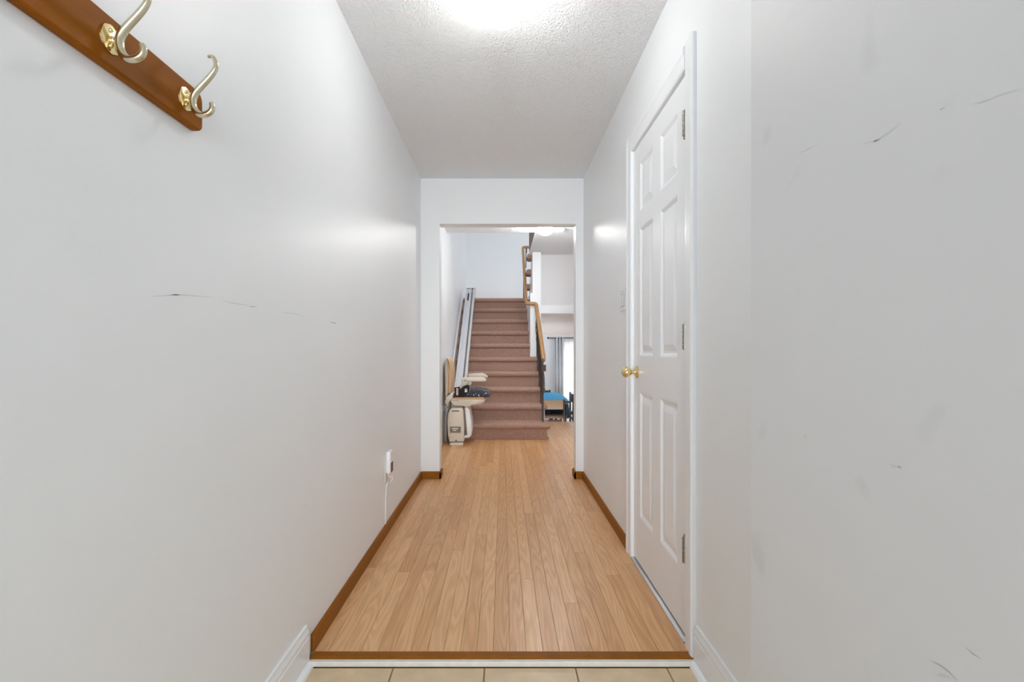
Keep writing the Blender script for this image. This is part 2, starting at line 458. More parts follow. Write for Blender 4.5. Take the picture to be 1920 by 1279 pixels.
# patio door
win = tag(bpy.data.objects.new('window_1', None), 'bright glazed patio door behind the sheer curtain', 'window', kind='structure')
COL.objects.link(win); win.location = (2.34, YD + 0.06, DL)
for a, b in ((WX0, 2.30), (2.30, WX1)):
    bm = BM()
    box(bm, a, a + 0.06, YD + 0.03, YD + 0.09, DL, WZ1); box(bm, b - 0.06, b, YD + 0.03, YD + 0.09, DL, WZ1)
    box(bm, a + 0.06, b - 0.06, YD + 0.03, YD + 0.09, DL, DL + 0.08); box(bm, a + 0.06, b - 0.06, YD + 0.03, YD + 0.09, WZ1 - 0.07, WZ1)
    obj('sash', bm, WHITE, win)
    bm = BM(); box(bm, a + 0.06, b - 0.06, YD + 0.055, YD + 0.063, DL + 0.08, WZ1 - 0.07)
    obj('pane', bm, GLASS, win)

# floors -----------------------------------------------------------
bm = BM(); box(bm, XL, XE, YT, YE1, -0.12, -0.016); box(bm, XL, XE, YE1, YH, -0.12, -0.016)
floor = struct('floor', bm, SUB, 'honey oak strip floor of the hall', 'floor')
PW = (XR - XL) / 23
def plank(x0, x1, y0, y1):
    g = 0.00035; bm = BM(); c = 0.0006
    x0 += g; x1 -= g; y0 += g; y1 -= g
    dz = random.uniform(-0.0004, 0.0)
    b = [bm.verts.new(p) for p in ((x0, y0, -0.016), (x1, y0, -0.016), (x1, y1, -0.016), (x0, y1, -0.016))]
    m = [bm.verts.new(p) for p in ((x0, y0, dz - c), (x1, y0, dz - c), (x1, y1, dz - c), (x0, y1, dz - c))]
    t = [bm.verts.new(p) for p in ((x0 + c, y0 + c, dz), (x1 - c, y0 + c, dz), (x1 - c, y1 - c, dz), (x0 + c, y1 - c, dz))]
    for A, B in ((b, m), (m, t)):
        for i in range(4):
            bm.faces.new([A[i], A[(i + 1) % 4], B[(i + 1) % 4], B[i]])
    bm.faces.new(t)
    obj('plank', bm, OAK, floor, loc=((x0 + x1) / 2, (y0 + y1) / 2, 0))
x = XL; ci = 0
while x < XE - 0.01:
    x1 = min(x + PW, XE)
    y = 1.70 if x < XR - 0.01 else YE1
    yend = 5.80 if x < 0.50 else YH
    y1 = y + random.uniform(0.25, 1.5)
    while y < yend - 0.001:
        if yend - y1 < 0.25: y1 = yend
        plank(x, x1, y, min(y1, yend))
        y = min(y1, yend); y1 = y + random.uniform(0.8, 2.2)
    x = x1

bm = BM(); box(bm, XL, XR, -2.60, YT, -0.12, -0.0215)
floor_entry = struct('floor_entry', bm, GROUT, 'beige ceramic tile floor of the entrance', 'floor')
ZT = -0.0185
gx = [-0.366 + 0.305 * k for k in range(-1, 5)]
rows = [1.643 - 0.31 * k for k in range(0, 15)]
for j in range(len(rows) - 1):
    for i in range(len(gx) - 1):
        a, b = max(gx[i], XL), min(gx[i + 1], XR)
        c, d = max(rows[j + 1], -2.60), rows[j]
        if b - a < 0.02 or d - c < 0.02: continue
        bm = BM(); box(bm, a + 0.0025, b - 0.0025, c + 0.0025, d - 0.0025, -0.026, ZT, 0.0012, 1)
        obj('tile', bm, TILE, floor_entry, loc=((a + b) / 2, (c + d) / 2, ZT))
# wooden reducer and white edge strip between the two floors
bm = BM(); prism(bm, [(YT, -0.016), (1.70, -0.016), (1.70, 0.001), (1.675, 0.003), (YT, 0.001)], 'x', XL + 0.013, XR)
tr = struct('trim_3', bm, BASEW, 'narrow wooden reducer strip closing the oak floor', 'trim')
for k in range(9):
    bm = BM(); lathe(bm, [(0.0016, 0.0), (0.0016, 0.0034)], (XL + 0.09 + k * 0.148 + random.uniform(-.02, .02), 1.672, 0), n=6)
    obj('nail', bm, DARK, tr)
bm = BM(); box(bm, XL + 0.013, XR, 1.645, YT, -0.0185, -0.001, 0.003, 2)
struct('trim_4', bm, STRIP, 'worn white strip between oak floor and beige tiles', 'trim')

# baseboards ---------------------------------------------------------
def prof_brown(off, s):      # profile in (x, z), s = +1 wall on the left
    return [(off, 0), (off + s * 0.012, 0), (off + s * 0.012, 0.052), (off + s * 0.007, 0.06), (off, 0.06)]
bm = BM(); prism(bm, prof_brown(XL, 1), 'y', 1.70, YE0)
bb = struct('baseboard_left', bm, BASEW, 'long brown stained baseboard under the white plug-in unit', 'baseboard')
bm = BM(); prism(bm, prof_brown(XR, -1), 'y', 2.562, YE0)
struct('baseboard_right', bm, BASEW, 'brown stained baseboard between the panelled door and end wall', 'baseboard')
def end_base(xa, xb, xj, sj):
    bm = BM()
    prism(bm, [(YE0, 0), (YE0 - 0.012, 0), (YE0 - 0.012, 0.052), (YE0 - 0.007, 0.06), (YE0, 0.06)], 'x', xa, xb)
    prism(bm, [(xj, 0), (xj + sj * 0.012, 0), (xj + sj * 0.012, 0.052), (xj + sj * 0.007, 0.06), (xj, 0.06)], 'y', YE0 - 0.012, YE1)
    return bm
struct('baseboard_end', end_base(XL + 0.012, -0.501, -0.513, 1), BASEW, 'short brown baseboard wrapping the wider pier of the opening', 'baseboard')
struct('baseboard_end.001', end_base(0.582, XR - 0.012, 0.594, -1), BASEW, 'short brown baseboard wrapping the narrow pier of the opening', 'baseboard')

def white_base(xw, s, y0, y1, nm, label):
    z0 = ZT
    bm = BM()
    prism(bm, [(xw, z0), (xw + s * 0.0135, z0), (xw + s * 0.0135, 0.077), (xw + s * 0.011, 0.083), (xw + s * 0.0125, 0.088), (xw + s * 0.0125, 0.094),
               (xw + s * 0.008, 0.106), (xw + s * 0.0065, 0.116), (xw, 0.118)], 'y', y0, y1)
    o = struct(nm, bm, WHITE, label, 'baseboard')
    bm = BM()
    pts = [(xw + s * 0.0137, z0)] + [(xw + s * (0.0137 + 0.017 * math.cos(a)), z0 + 0.020 * math.sin(a)) for a in [math.pi / 2 * k / 6 for k in range(7)]]
    prism(bm, pts, 'y', y0, y1 - 0.006)
    obj('shoe_moulding', bm, WHITE, o, smooth=True)
white_base(XL, 1, -2.60, 1.655, 'baseboard_left.001', 'white moulded baseboard on the tiles under the coat rack')
white_base(XR, -1, 1.09, 1.655, 'baseboard_right.001', 'white moulded baseboard on the tiles beside the door casing')

# ------------------------------------------------------------------ door
door = tag(bpy.data.objects.new('door_1', None), 'white six-panel closed door with brass knob', 'door', kind='structure')
COL.objects.link(door); door.location = (XR + 0.02, (DOOR0 + DOOR1) / 2, 0.0)
XF = XR + 0.004               # face of the slab
D0, D1, DZ0, DZ1 = DOOR0 + 0.004, DOOR1 - 0.004, 0.014, 2.040
cols = [(D0 + 0.105, D0 + 0.312), (D1 - 0.312, D1 - 0.105)]
prow = [(0.235, 0.845), (1.015, 1.635), (1.71, 1.95)]
bm = BM()
box(bm, XF + 0.010, XF + 0.035, D0, D1, DZ0, DZ1)
for a, b in ((D0, cols[0][0]), (cols[0][1], cols[1][0]), (cols[1][1], D1)):
    box(bm, XF, XF + 0.010, a, b, DZ0, DZ1)
zs = [DZ0] + [v for r in prow for v in r] + [DZ1]
for (a, b) in cols:
    for k in range(0, 8, 2):
        box(bm, XF, XF + 0.010, a, b, zs[k], zs[k + 1])
bmesh.ops.remove_doubles(bm, verts=bm.verts, dist=1e-5)
obj('slab', bm, WHITE, door)
for (a, b) in cols:
    for (c, d) in prow:
        bm = BM(); rings = []
        for inset, depth in ((0, 0.0), (0.006, 0.0015), (0.018, 0.0088), (0.026, 0.0088), (0.052, 0.002), (0.06, 0.0018)):
            rings.append([bm.verts.new((XF + depth, y, z)) for y, z in ((a + inset, c + inset), (b - inset, c + inset), (b - inset, d - inset), (a + inset, d - inset))])
        for A, B in zip(rings, rings[1:]):
            for i in range(4):
                bm.faces.new([A[i], A[(i + 1) % 4], B[(i + 1) % 4], B[i]])
        bm.faces.new(rings[-1])
        bmesh.ops.recalc_face_normals(bm, faces=bm.faces)
        for f in bm.faces:
            if f.normal.x > 0: f.normal_flip()
        obj('panel', bm, WHITE, door)
for hz in (1.852, 1.092, 0.334):
    bm = BM()
    yk = DOOR0 + 0.001
    for k in range(5):
        z0 = hz - 0.045 + k * 0.018
        lathe(bm, [(0.0078, z0 + 0.0008), (0.0078, z0 + 0.0172)], (XR - 0.010, yk, 0), n=14)
    lathe(bm, [(0.004, hz - 0.047), (0.004, hz + 0.047)], (XR - 0.010, yk, 0), n=10)
    hg = obj('hinge', bm, NICKEL, door, smooth=True)
    bm = BM(); box(bm, XF - 0.006, XF, D0, D0 + 0.030, hz - 0.044, hz + 0.044)
    obj('hinge_leaf', bm, NICKEL, hg)
ky, kz = DOOR1 - 0.062, 0.937
bm = BM()
lathe(bm, [(max(0.004, 0.027 * math.sin(a)), XF - 0.052 + 0.024 * math.cos(a)) for a in [0.42 + 2.65 * k / 14 for k in range(15)]], (0, ky, kz), axis='x', n=28)
lathe(bm, [(0.011, XF - 0.008), (0.010, XF - 0.02), (0.012, XF - 0.0302)], (0, ky, kz), axis='x', n=20)
kn = obj('door_knob', bm, BRASS, door, smooth=True, label='round polished brass knob')
bm = BM(); lathe(bm, [(0.033, XF - 0.0004), (0.033, XF - 0.003), (0.029, XF - 0.007), (0.012, XF - 0.009)], (0, ky, kz), axis='x', n=28)
obj('rose', bm, BRASS, kn, smooth=True)
bm = BM(); box(bm, XF + 0.001, XF + 0.09, DOOR0, DOOR1, 0.0, 0.0005); obj('floor_gap', bm, DARK, door)
# jamb stop behind and casing
cas = tag(bpy.data.objects.new('trim_5', None), 'white moulded casing around the panelled door', 'trim', kind='structure')
COL.objects.link(cas); cas.location = (XR, (DOOR0 + DOOR1) / 2, 0)
CW = 0.083
def cas_prof(edge, s):        # (y, x-depth) profile across the casing, edge = opening side
    e = [(0.004, 0.0), (0.004, 0.008), (0.010, 0.0115), (0.020, 0.0125), (0.050, 0.014), (0.056, 0.0165), (0.062, 0.018), (0.076, 0.018), (CW, 0.012), (CW, 0.0)]
    return [(edge + s * a, d) for a, d in e]
for edge, s in ((DOOR0 + 0.002, -1), (DOOR1 - 0.002, 1)):
    bm = BM(); prism(bm, [(XR - d, y) for y, d in cas_prof(edge, s)], 'z', 0.0, 2.045 + CW)
    obj('casing_board', bm, WHITE, cas)
bm = BM(); prism(bm, [(XR - d * 0.97, z) for z, d in cas_prof(2.043, 1)], 'y', DOOR0 - 0.0, DOOR1 + 0.0)
obj('casing_board', bm, WHITE, cas)
# metal strip on the floor under the door
bm = BM(); prism(bm, [(XR - 0.014, 0.0), (XR - 0.011, 0.004), (XR + 0.004, 0.0065), (XR + 0.02, 0.0065), (XR + 0.02, 0.0)], 'y', DOOR0 + 0.006, DOOR1 - 0.006)
tag(obj('threshold_strip', bm, ALU), 'dull metal threshold strip on the floor under the panelled door', 'threshold', kind='structure')

# ------------------------------------------------------------------ switch
sw = thing('light_switch', 'white double rocker light switch on the hall wall beside the door', 'switch', (XR, 2.668, 1.315))
bm = BM(); box(bm, XR - 0.007, XR, 2.611, 2.725, 1.258, 1.372, 0.004, 2); obj('switch_plate', bm, WHITE, sw)
for y in (2.645, 2.691):
    bm = BM(); box(bm, XR - 0.011, XR - 0.0071, y - 0.0165, y + 0.0165, 1.282, 1.348, 0.0015, 1); ro = obj('rocker', bm, WHITE, sw)
    bm = BM(); box(bm, XR - 0.0076, XR - 0.0070, y - 0.019, y + 0.019, 1.2795, 1.3505); obj('rocker_gap', bm, GREYL, sw)
    for z in (1.267, 1.363):
        bm = BM(); lathe(bm, [(0.003, XR - 0.0085), (0.003, XR - 0.0071)], (0, y, z), axis='x', n=10); obj('screw', bm, NICKEL, sw, smooth=True)

# ------------------------------------------------------------------ plug-in unit on the left wall
pu = thing('plug_in_unit', 'white plug-in unit with dark red window low on the hall wall', 'plug-in unit', (XL, 2.80, 0.40))
bm = BM(); box(bm, XL + 0.003, XL + 0.031, 2.772, 2.842, 0.345, 0.470, 0.008, 3); obj('housing', bm, WHITE, pu, smooth=True)
bm = BM(); box(bm, XL + 0.0315, XL + 0.0325, 2.780, 2.834, 0.350, 0.405); obj('display_window', bm, REDW, pu, label='dark red display window')
bm = BM(); box(bm, XL, XL + 0.004, 2.768, 2.846, 0.300, 0.455, 0.001, 1); obj('wall_plate', bm, PALEL, pu)
bm = BM(); tube(bm, [(XL + 0.012, 2.79, 0.345), (XL + 0.020, 2.80, 0.318), (XL + 0.022, 2.835, 0.320), (XL + 0.022, 2.865, 0.308), (XL + 0.018, 2.87, 0.285), (XL + 0.012, 2.84, 0.277),
                     (XL + 0.008, 2.80, 0.285), (XL + 0.005, 2.785, 0.262), (XL + 0.003, 2.778, 0.20), (XL + 0.003, 2.775, 0.10), (XL + 0.003, 2.775, 0.061)], 0.0028, n=6, smooth=4)
obj('cord', bm, WHITE, pu, smooth=True)

# ------------------------------------------------------------------ coat rack
rack = thing('coat_rack', 'brown wooden coat rack board with brass double hooks on the wall', 'coat rack', (XL, 0.68, 1.554))
YK = 1.058
zc, hh, th = 1.554, 0.042, 0.019
bm = BM()
outl = [(0.30, zc - hh), (YK - 0.016, zc - hh)] + [(YK - 0.016 + 0.016 * math.sin(a), zc - hh + 0.016 - 0.016 * math.cos(a)) for a in [math.pi / 2 * k / 5 for k in range(1, 6)]]
outl += [(YK - 0.020 + 0.020 * math.cos(a), zc + hh - 0.020 + 0.020 * math.sin(a)) for a in [math.pi / 2 * k / 5 for k in range(0, 6)]] + [(0.30, zc + hh)]
prism(bm, outl, 'x', XL, XL + th, 0.004, 2)
obj('board', bm, RACKW, rack)
XB = XL + th
def hook(yh):
    bm = BM()
    N = 48; A, B, C = [], [], []
    for k in range(N):
        a = 2 * math.pi * k / N
        r = 1 + 0.022 * math.cos(8 * a)
        A.append(bm.verts.new((XB, yh + 0.0212 * r * math.cos(a), 1.556 + 0.0235 * r * math.sin(a))))
        B.append(bm.verts.new((XB + 0.0028, yh + 0.0207 * r * math.cos(a), 1.556 + 0.0231 * r * math.sin(a))))
        C.append(bm.verts.new((XB + 0.0040, yh + 0.0175 * math.cos(a), 1.556 + 0.0205 * math.sin(a))))
    for P, Q in ((A, B), (B, C)):
        for k in range(N):
            bm.faces.new([P[k], P[(k + 1) % N], Q[(k + 1) % N], Q[k]])
    bm.faces.new(C)
    bmesh.ops.recalc_face_normals(bm, faces=bm.faces)
    root = obj('coat_hook', bm, BRASS, rack, smooth=True, label='brass double hook with a scalloped plate')
    bm = BM(); ball(bm, (XB + 0.006, yh, 1.553), 0.0075, seg=14)
    tube(bm, [(XB + 0.004, yh, 1.553), (XB + 0.013, yh, 1.551), (XB + 0.0165, yh, 1.549)], [0.006, 0.0055, 0.005], n=10, up=(0, 1, 0))
    obj('boss', bm, BRASS, root, smooth=True)
    for zz in (1.569, 1.543):
        bm = BM(); ball(bm, (XB + 0.0042, yh - 0.003, zz), 0.0035, seg=10); obj('screw', bm, BRASSP, root, smooth=True)
    pr = [(0.047, 1.6415), (0.053, 1.6425), (0.0585, 1.639), (0.0625, 1.630), (0.0625, 1.620), (0.0575, 1.610), (0.048, 1.598), (0.034, 1.583), (0.0225, 1.570), (0.0165, 1.559), (0.0155, 1.549),
          (0.0175, 1.538), (0.0245, 1.528), (0.0345, 1.5235), (0.0455, 1.5255), (0.0535, 1.532), (0.0555, 1.541), (0.053, 1.5475)]
    rd = [0.003, 0.0034, 0.0038, 0.0042, 0.0048, 0.0052, 0.0056, 0.006, 0.0064, 0.0068, 0.0068, 0.0066, 0.0062, 0.0058, 0.0056, 0.0054, 0.005, 0.004]
    bm = BM(); tube(bm, [(XB + p, yh, z) for p, z in pr], [v * 1.1 for v in rd], n=12, flat=0.95, up=(0, 1, 0), smooth=4)
    obj('prong', bm, BRASSP, root, smooth=True)
for yh in (0.998, 0.807):
    hook(yh)
bm = BM(); lathe(bm, [(0.003, XB + 0.0002), (0.003, XB + 0.0006)], (0, 1.036, 1.556), axis='x', n=10); obj('screw_hole', bm, DARK, rack)

# ------------------------------------------------------------------ ceiling lamps
def lamp(x, y, gm, label, gp):
    r = thing('ceiling_lamp', label, 'lamp', (x, y, H), 'glass globe ceiling lamps')
    bm = BM(); lathe(bm, [(0.084, H), (0.084, H - 0.008)] + ([(0.079, H - 0.014), (0.079, H - 0.052), (0.072, H - 0.055)] if gp[0][1] > 0.05 else [(0.076, H - 0.02), (0.05, H - 0.022)]), (x, y, 0), n=32); obj('lamp_base', bm, LAMPB, r, smooth=True)  # hall lamp's deep collar, added out of view to shield the ceiling
    bm = BM(); lathe(bm, [(a, H - b) for a, b in gp], (x, y, 0), n=32)
    obj('globe', bm, gm, r, smooth=True)
lamp(0.0, 1.863, GLOBE1, 'lit white glass globe lamp on the near hall ceiling',
     [(0.0715, 0.0552), (0.0745, 0.06), (0.0745, 0.07), (0.068, 0.103), (0.057, 0.128), (0.046, 0.147), (0.036, 0.159), (0.022, 0.168), (0.008, 0.172)])
lamp(0.468, 5.41, GLOBE2, 'lit shallow white glass lamp beyond the opening near the stairs',
     [(0.072, 0.0225), (0.086, 0.036), (0.090, 0.055), (0.086, 0.078), (0.074, 0.100), (0.054, 0.116), (0.03, 0.125), (0.008, 0.128)])
bm = BM(); lathe(bm, [(0.055, H), (0.055, H - 0.018), (0.045, H - 0.03), (0.02, H - 0.032)], (0.66, 5.62, 0), n=24)
tag(obj('smoke_detector', bm, WHITE, smooth=True), 'small round white ceiling disc beside the lamp beyond the opening', 'smoke detector')

# ------------------------------------------------------------------ stairs
RISE, RUN, YS = 0.19, 0.26, 5.70
stairs = thing('staircase', 'taupe carpeted staircase rising behind the stair lift', 'stairs', (0, YS, 0))
XS0 = XL + 0.022
def step_right(k):
    return {1: 0.562, 2: 0.549, 3: 0.549, 4: 0.540, 5: 0.540}.get(k, 0.390)
for k in range(1, 11):
    z1 = RISE * k; y0 = YS + RUN * (k - 1); xr = step_right(k)
    bm = BM()
    y1 = y0 + RUN + 0.05 if k < 10 else YB - 0.01
    if k == 5: y1 = 6.983
    # tread with rounded nose
    n = [(y1, z1 - 0.070), (y0 + 0.036, z1 - 0.070)] + [(y0 + 0.036 - 0.036 * math.sin(a), z1 - 0.035 - 0.035 * math.cos(a)) for a in [math.pi * j / 8 for j in range(1, 9)]] + [(y1, z1)]
    xs = [(XS0, 0.0)] + ([(xr - 0.035 + 0.035 * math.sin(t), t) for t in [math.pi / 2 * j / 5 for j in range(6)]] if k < 6 else [(xr, 0.0)])
    zc = z1 - 0.035; rings = []
    for xx, t in xs:
        c = max(math.cos(t), 0.12)
        rings.append([bm.verts.new((xx, py + (0.036 * (1 - c) if py < y1 - 0.001 else 0.0), zc + (pz - zc) * c)) for py, pz in n])
    for A, B in zip(rings, rings[1:]):
        for i in range(len(n)):
            bm.faces.new([A[i], A[(i + 1) % len(n)], B[(i + 1) % len(n)], B[i]])
    bm.faces.new(rings[0]); bm.faces.new(rings[-1])
    bmesh.ops.recalc_face_normals(bm, faces=bm.faces)
    rb = z1 - RISE
    if k == 5: box(bm, XS0, 0.389, 6.95, 7.05, z1 - 0.07, z1 - 0.0003)
    box(bm, XS0, (xr - 0.042) if k <= 4 else xr, y0 + 0.034, y0 + 0.060 if k > 1 else y0 + 0.06, max(rb - 0.012, 0.0005), z1 - 0.0695)
    obj('step', bm, CARPET, stairs, smooth=True)
# skirt board along the wall, white stringer on the open side
bm = BM()
prism(bm, [(5.62, 0.0), (8.89, 0.0), (8.89, 2.02), (8.10, 2.02), (5.68, 0.30), (5.62, 0.22)], 'x', XL + 0.0005, XL + 0.021)
obj('skirt_board', bm, WHITE, stairs)
bm = BM()
pts = [(5.75, 0.0), (6.98, 0.0), (6.98, 0.87)]
for k in range(5, 1, -1):
    yy = YS + RUN * (k - 1) + 0.055
    pts += [(yy, RISE * k - 0.071), (yy, RISE * (k - 1) - 0.071)]
pts += [(5.75, 0.119)]
prism(bm, pts, 'x', 0.505, 0.515)
obj('stringer', bm, WHITE, stairs, label='white painted stringer')

up = thing('upper_staircase', 'upper stair flight with carpet-wrapped tread ends beside the handrail', 'stairs', (0.8, 7.85, 1.9))
for j in range(1, 6):
    zc_, yc_ = 1.9 + RISE * j, 7.85 - RUN * (j - 1)
    if j > 3: continue
    bm = BM(); box(bm, 0.360, 0.54, yc_ - 0.13, yc_ + 0.145, zc_ - 0.085, zc_, 0.03, 3)
    obj('tread', bm, CARPET, up, smooth=True)
bm = BM(); prism(bm, [(8.03, 1.862), (7.99, 2.0), (7.175, 2.60), (7.175, 1.862)], 'x', 0.432, 0.445)
obj('stringer', bm, WHITE, up)

# railing --------------------------------------------------------------
rail = thing('stair_railing', 'wooden handrail on black iron balusters along the carpeted stairs', 'railing', (0.48, 5.93, 0.19))
def bez_corner(pts, r=0.05, n=5):
    out = [Vector(pts[0])]
    for i in range(1, len(pts) - 1):
        p0, p1, p2 = (Vector(pts[i - 1]), Vector(pts[i]), Vector(pts[i + 1]))
        a = p1 + (p0 - p1).normalized() * r; c = p1 + (p2 - p1).normalized() * r
        for k in range(n + 1):
            t = k / n
            out.append(a * (1 - t) ** 2 + p1 * 2 * t * (1 - t) + c * t * t)
    out.append(Vector(pts[-1]))
    return out
RP0, RP1 = Vector((0.493, 5.93, 0.955)), Vector((0.472, 6.94, 1.700))
path = bez_corner([(0.493, 5.915, 0.925), RP0 + Vector((0, 0.03, 0.02)), RP1, (0.333, 6.94, 1.703), (0.345, 8.38, 2.80), (0.46, 8.42, 2.81)], 0.035, 6)
bm = BM(); tube(bm, path, [0.020] + [0.027] * 14 + [0.024] * (len(path) - 15), n=12)
ball(bm, path[0], 0.024, seg=14)
obj('handrail', bm, RAILW, rail, smooth=True)
def rail_z(y): return RP0.z + (y - RP0.y) * (RP1.z - RP0.z) / (RP1.y - RP0.y)
for k in range(1, 6):
    for t in (0.085, 0.20):
        y = YS + RUN * (k - 1) + t + 0.03
        if y > 6.95: continue
        z0, z1 = RISE * k, rail_z(max(y, 5.94)) - 0.02
        xx = 0.478
        bm = BM(); box(bm, xx - 0.007, xx + 0.007, y - 0.007, y + 0.007, z0, z1)
        zm = z0 + (z1 - z0) * 0.62          # basket scrolls in the upper half
        for q in range(4):
            tube(bm, [(xx + 0.020 * math.sin(math.pi * u / 8) * math.cos(q * math.pi / 2 + u * 0.5), y + 0.020 * math.sin(math.pi * u / 8) * math.sin(q * math.pi / 2 + u * 0.5), zm + (u - 4) * 0.04) for u in range(9)], 0.0042, n=5, up=(1, 0, 0))
        obj('baluster', bm, IRON, rail)
for (x, y, z0, z1) in ((0.352, 7.42, 2.29, 2.58), (0.352, 7.22, 2.476, 2.56), (0.352, 8.30, 1.90, 2.72), (0.352, 8.12, 1.90, 2.57)):
    bm = BM(); box(bm, x - 0.006, x + 0.006, y - 0.006, y + 0.006, z0, z1); obj('baluster', bm, IRON, rail)
bm = BM(); tube(bm, [(0.335, 7.10, 1.82), (0.36, 7.10, 1.765), (0.3915, 7.10, 1.765)], 0.008, n=8); ball(bm, (0.3895, 7.10, 1.765), 0.014, 0.3, 1, 1, seg=10)
obj('bracket', bm, IRON, rail, smooth=True)

# ------------------------------------------------------------------ stair lift
lt = thing('lift_track', 'long grooved aluminium stair lift track running up the carpeted stairs', 'stair lift track', (-0.513, 5.7, 0.4))
def trk(y): return 0.25 + 0.19 + 0.731 * (y - YS)
ya, yb = 5.66, 7.88
dirv = Vector((0, 1, 0.731)).normalized(); nrm = Vector((0, -0.731, 1)).normalized()
def along(prof, mname, name, y0, y1, par):
    bm = BM()
    P0 = Vector((-0.513, y0, trk(y0))); P1 = Vector((-0.513, y1, trk(y1)))
    A = [bm.verts.new(P0 + Vector((u, 0, 0)) + nrm * v) for u, v in prof]; B = [bm.verts.new(P1 + Vector((u, 0, 0)) + nrm * v) for u, v in prof]
    n = len(prof); bm.faces.new(A); bm.faces.new(list(reversed(B)))
    for i in range(n):
        bm.faces.new([A[(i + 1) % n], A[i], B[i], B[(i + 1) % n]])
    bmesh.ops.recalc_face_normals(bm, faces=bm.faces)
    return obj(name, bm, mname, par)
prof = [(-0.070, -0.075), (-0.070, 0), (-0.052, 0), (-0.050, -0.006), (-0.030, -0.006), (-0.028, -0.001), (0.018, -0.001), (0.020, -0.028), (0.040, -0.028), (0.042, 0.0), (0.070, 0), (0.070, -0.075)]
along(prof, TRACK, 'extrusion', ya, yb, lt)
along([(0.0215, -0.0275), (0.0385, -0.0275), (0.0385, -0.020), (0.0215, -0.020)], GREYL, 'gear_rack', ya, yb - 0.05, lt)
along([(-0.072, -0.077), (0.072, -0.077), (0.072, 0.002), (-0.072, 0.002)], GREYL, 'end_cap', yb, yb + 0.012, lt)
along([(-0.036, -0.0008), (-0.014, -0.0008), (-0.014, 0.0012), (-0.036, 0.0012)], BLACK, 'track_label', yb - 0.30, yb - 0.12, lt)
for y in (6.10, 6.90, 7.70):      # feet on the treads
    k = int((y - YS) / RUN) + 1
    bm = BM(); box(bm, -0.535, -0.49, y - 0.02, y + 0.02, RISE * k, trk(y) - 0.09); obj('track_foot', bm, ALU, lt)

sl = thing('stair_lift_chair', 'cream stair lift chair with dark patterned cushion at the stair foot', 'stair lift', (-0.5, 5.5, 0))
s4 = 170.0
def q(pts, s=s4): return [(sx(a, s), 1.045 + (656.5 - b) / s) for a, b in pts]
Y0, Y1 = 5.412, 5.80
bm = BM(); prism(bm, q([(843, 768), (847, 764.5), (866, 764), (868.5, 770), (870.5, 800), (870, 828), (842.5, 829), (839.5, 815), (838.5, 790), (840, 775)]), 'y', Y0, Y0 + 0.20, 0.012, 3)
body = obj('carriage', bm, CREAM, sl, smooth=True)
bm = BM(); box(bm, sx(844, s4), sx(868.5, s4), Y0 - 0.05, Y0 + 0.16, 0.0, 0.026, 0.006, 2); obj('foot', bm, CREAM, sl, smooth=True)
def decal(name, a, b, c, d, m, par, y=Y0, s=None):
    s = s or 920.0 / y
    bm = BM(); box(bm, sx(a, s), sx(c, s), y - 0.0012, y + 0.0002, 1.045 + (656.5 - d) / s, 1.045 + (656.5 - b) / s)
    return obj(name, bm, m, par)
dl = decal('rating_label', 843.5, 800, 864, 811.5, GREYL, body)
decal('label_text', 847, 802.5, 859, 804.5, PALEL, dl, Y0 - 0.0012); decal('label_text', 849, 806, 856, 808, PALEL, dl, Y0 - 0.0012)
decal('maker_mark', 847, 769.5, 861, 772, GREYL, body); decal('lock', 853, 825, 857, 827.5, GREYL, body)
decal('seam', 839.5, 812.5, 869.8, 813.3, CREAMD, body)
# folded footrest
bm = BM(); prism(bm, q([(870.5, 764.5), (875, 763.5), (880, 769.5), (883.5, 790), (884.5, 806), (883, 819), (878, 822.5), (869.5, 822.5), (870, 818), (875.5, 816.5)]), 'y', Y0 + 0.03, Y0 + 0.34, 0.010, 2)
obj('footrest', bm, WHITE, sl, smooth=True, label='folded white footrest')
bm = BM(); prism(bm, q([(868, 766), (870, 765), (875, 815), (872.5, 816)]), 'y', Y0 + 0.045, Y0 + 0.30); obj('footrest_seam', bm, GREYL, sl)
# pedestal behind the carriage carrying the seat
bm = BM(); box(bm, -0.58, -0.44, Y0 + 0.10, Y0 + 0.30, 0.385, 0.47, 0.01, 2); obj('pedestal', bm, CREAMD, sl)
# seat
bm = BM(); prism(bm, q([(845, 745.5), (851, 746), (909, 748), (910, 750.5), (907, 754.5), (900, 757.5), (885, 759.5), (881, 762.5), (872, 763), (868, 761), (851, 760.5), (846.5, 756), (844.5, 750)]), 'y', Y0 - 0.012, Y1, 0.014, 3)
seat = obj('seat_shell', bm, CREAM, sl, smooth=True)
bm = BM(); tube(bm, [(sx(846, s4), Y0 - 0.0125, 0.512), (sx(848, s4), Y0 - 0.0125, 0.497), (sx(851, s4), Y0 - 0.0125, 0.492), (sx(860, s4), Y0 - 0.0125, 0.4915)], 0.0022, n=6, smooth=3); obj('seam', bm, GREYL, seat)
bm = BM(); prism(bm, q([(852, 744.6), (908, 744.6), (909, 747.2), (906, 748.7), (853, 748.7)]), 'y', Y0 - 0.016, Y1 - 0.01, 0.004, 2); obj('seat_edge', bm, TAN, sl, label='tan vinyl seat edge')
bm = BM(); prism(bm, q([(847, 744.4), (850, 737.5), (858, 733.5), (870, 731.5), (885, 730), (900, 730.5), (910, 732.5), (916.5, 737), (918.5, 741), (918, 744.4)]), 'y', Y0 - 0.03, Y1 + 0.02, 0.018, 3)
obj('cushion', bm, CUSH, sl, smooth=True, label='dark patterned seat cushion')
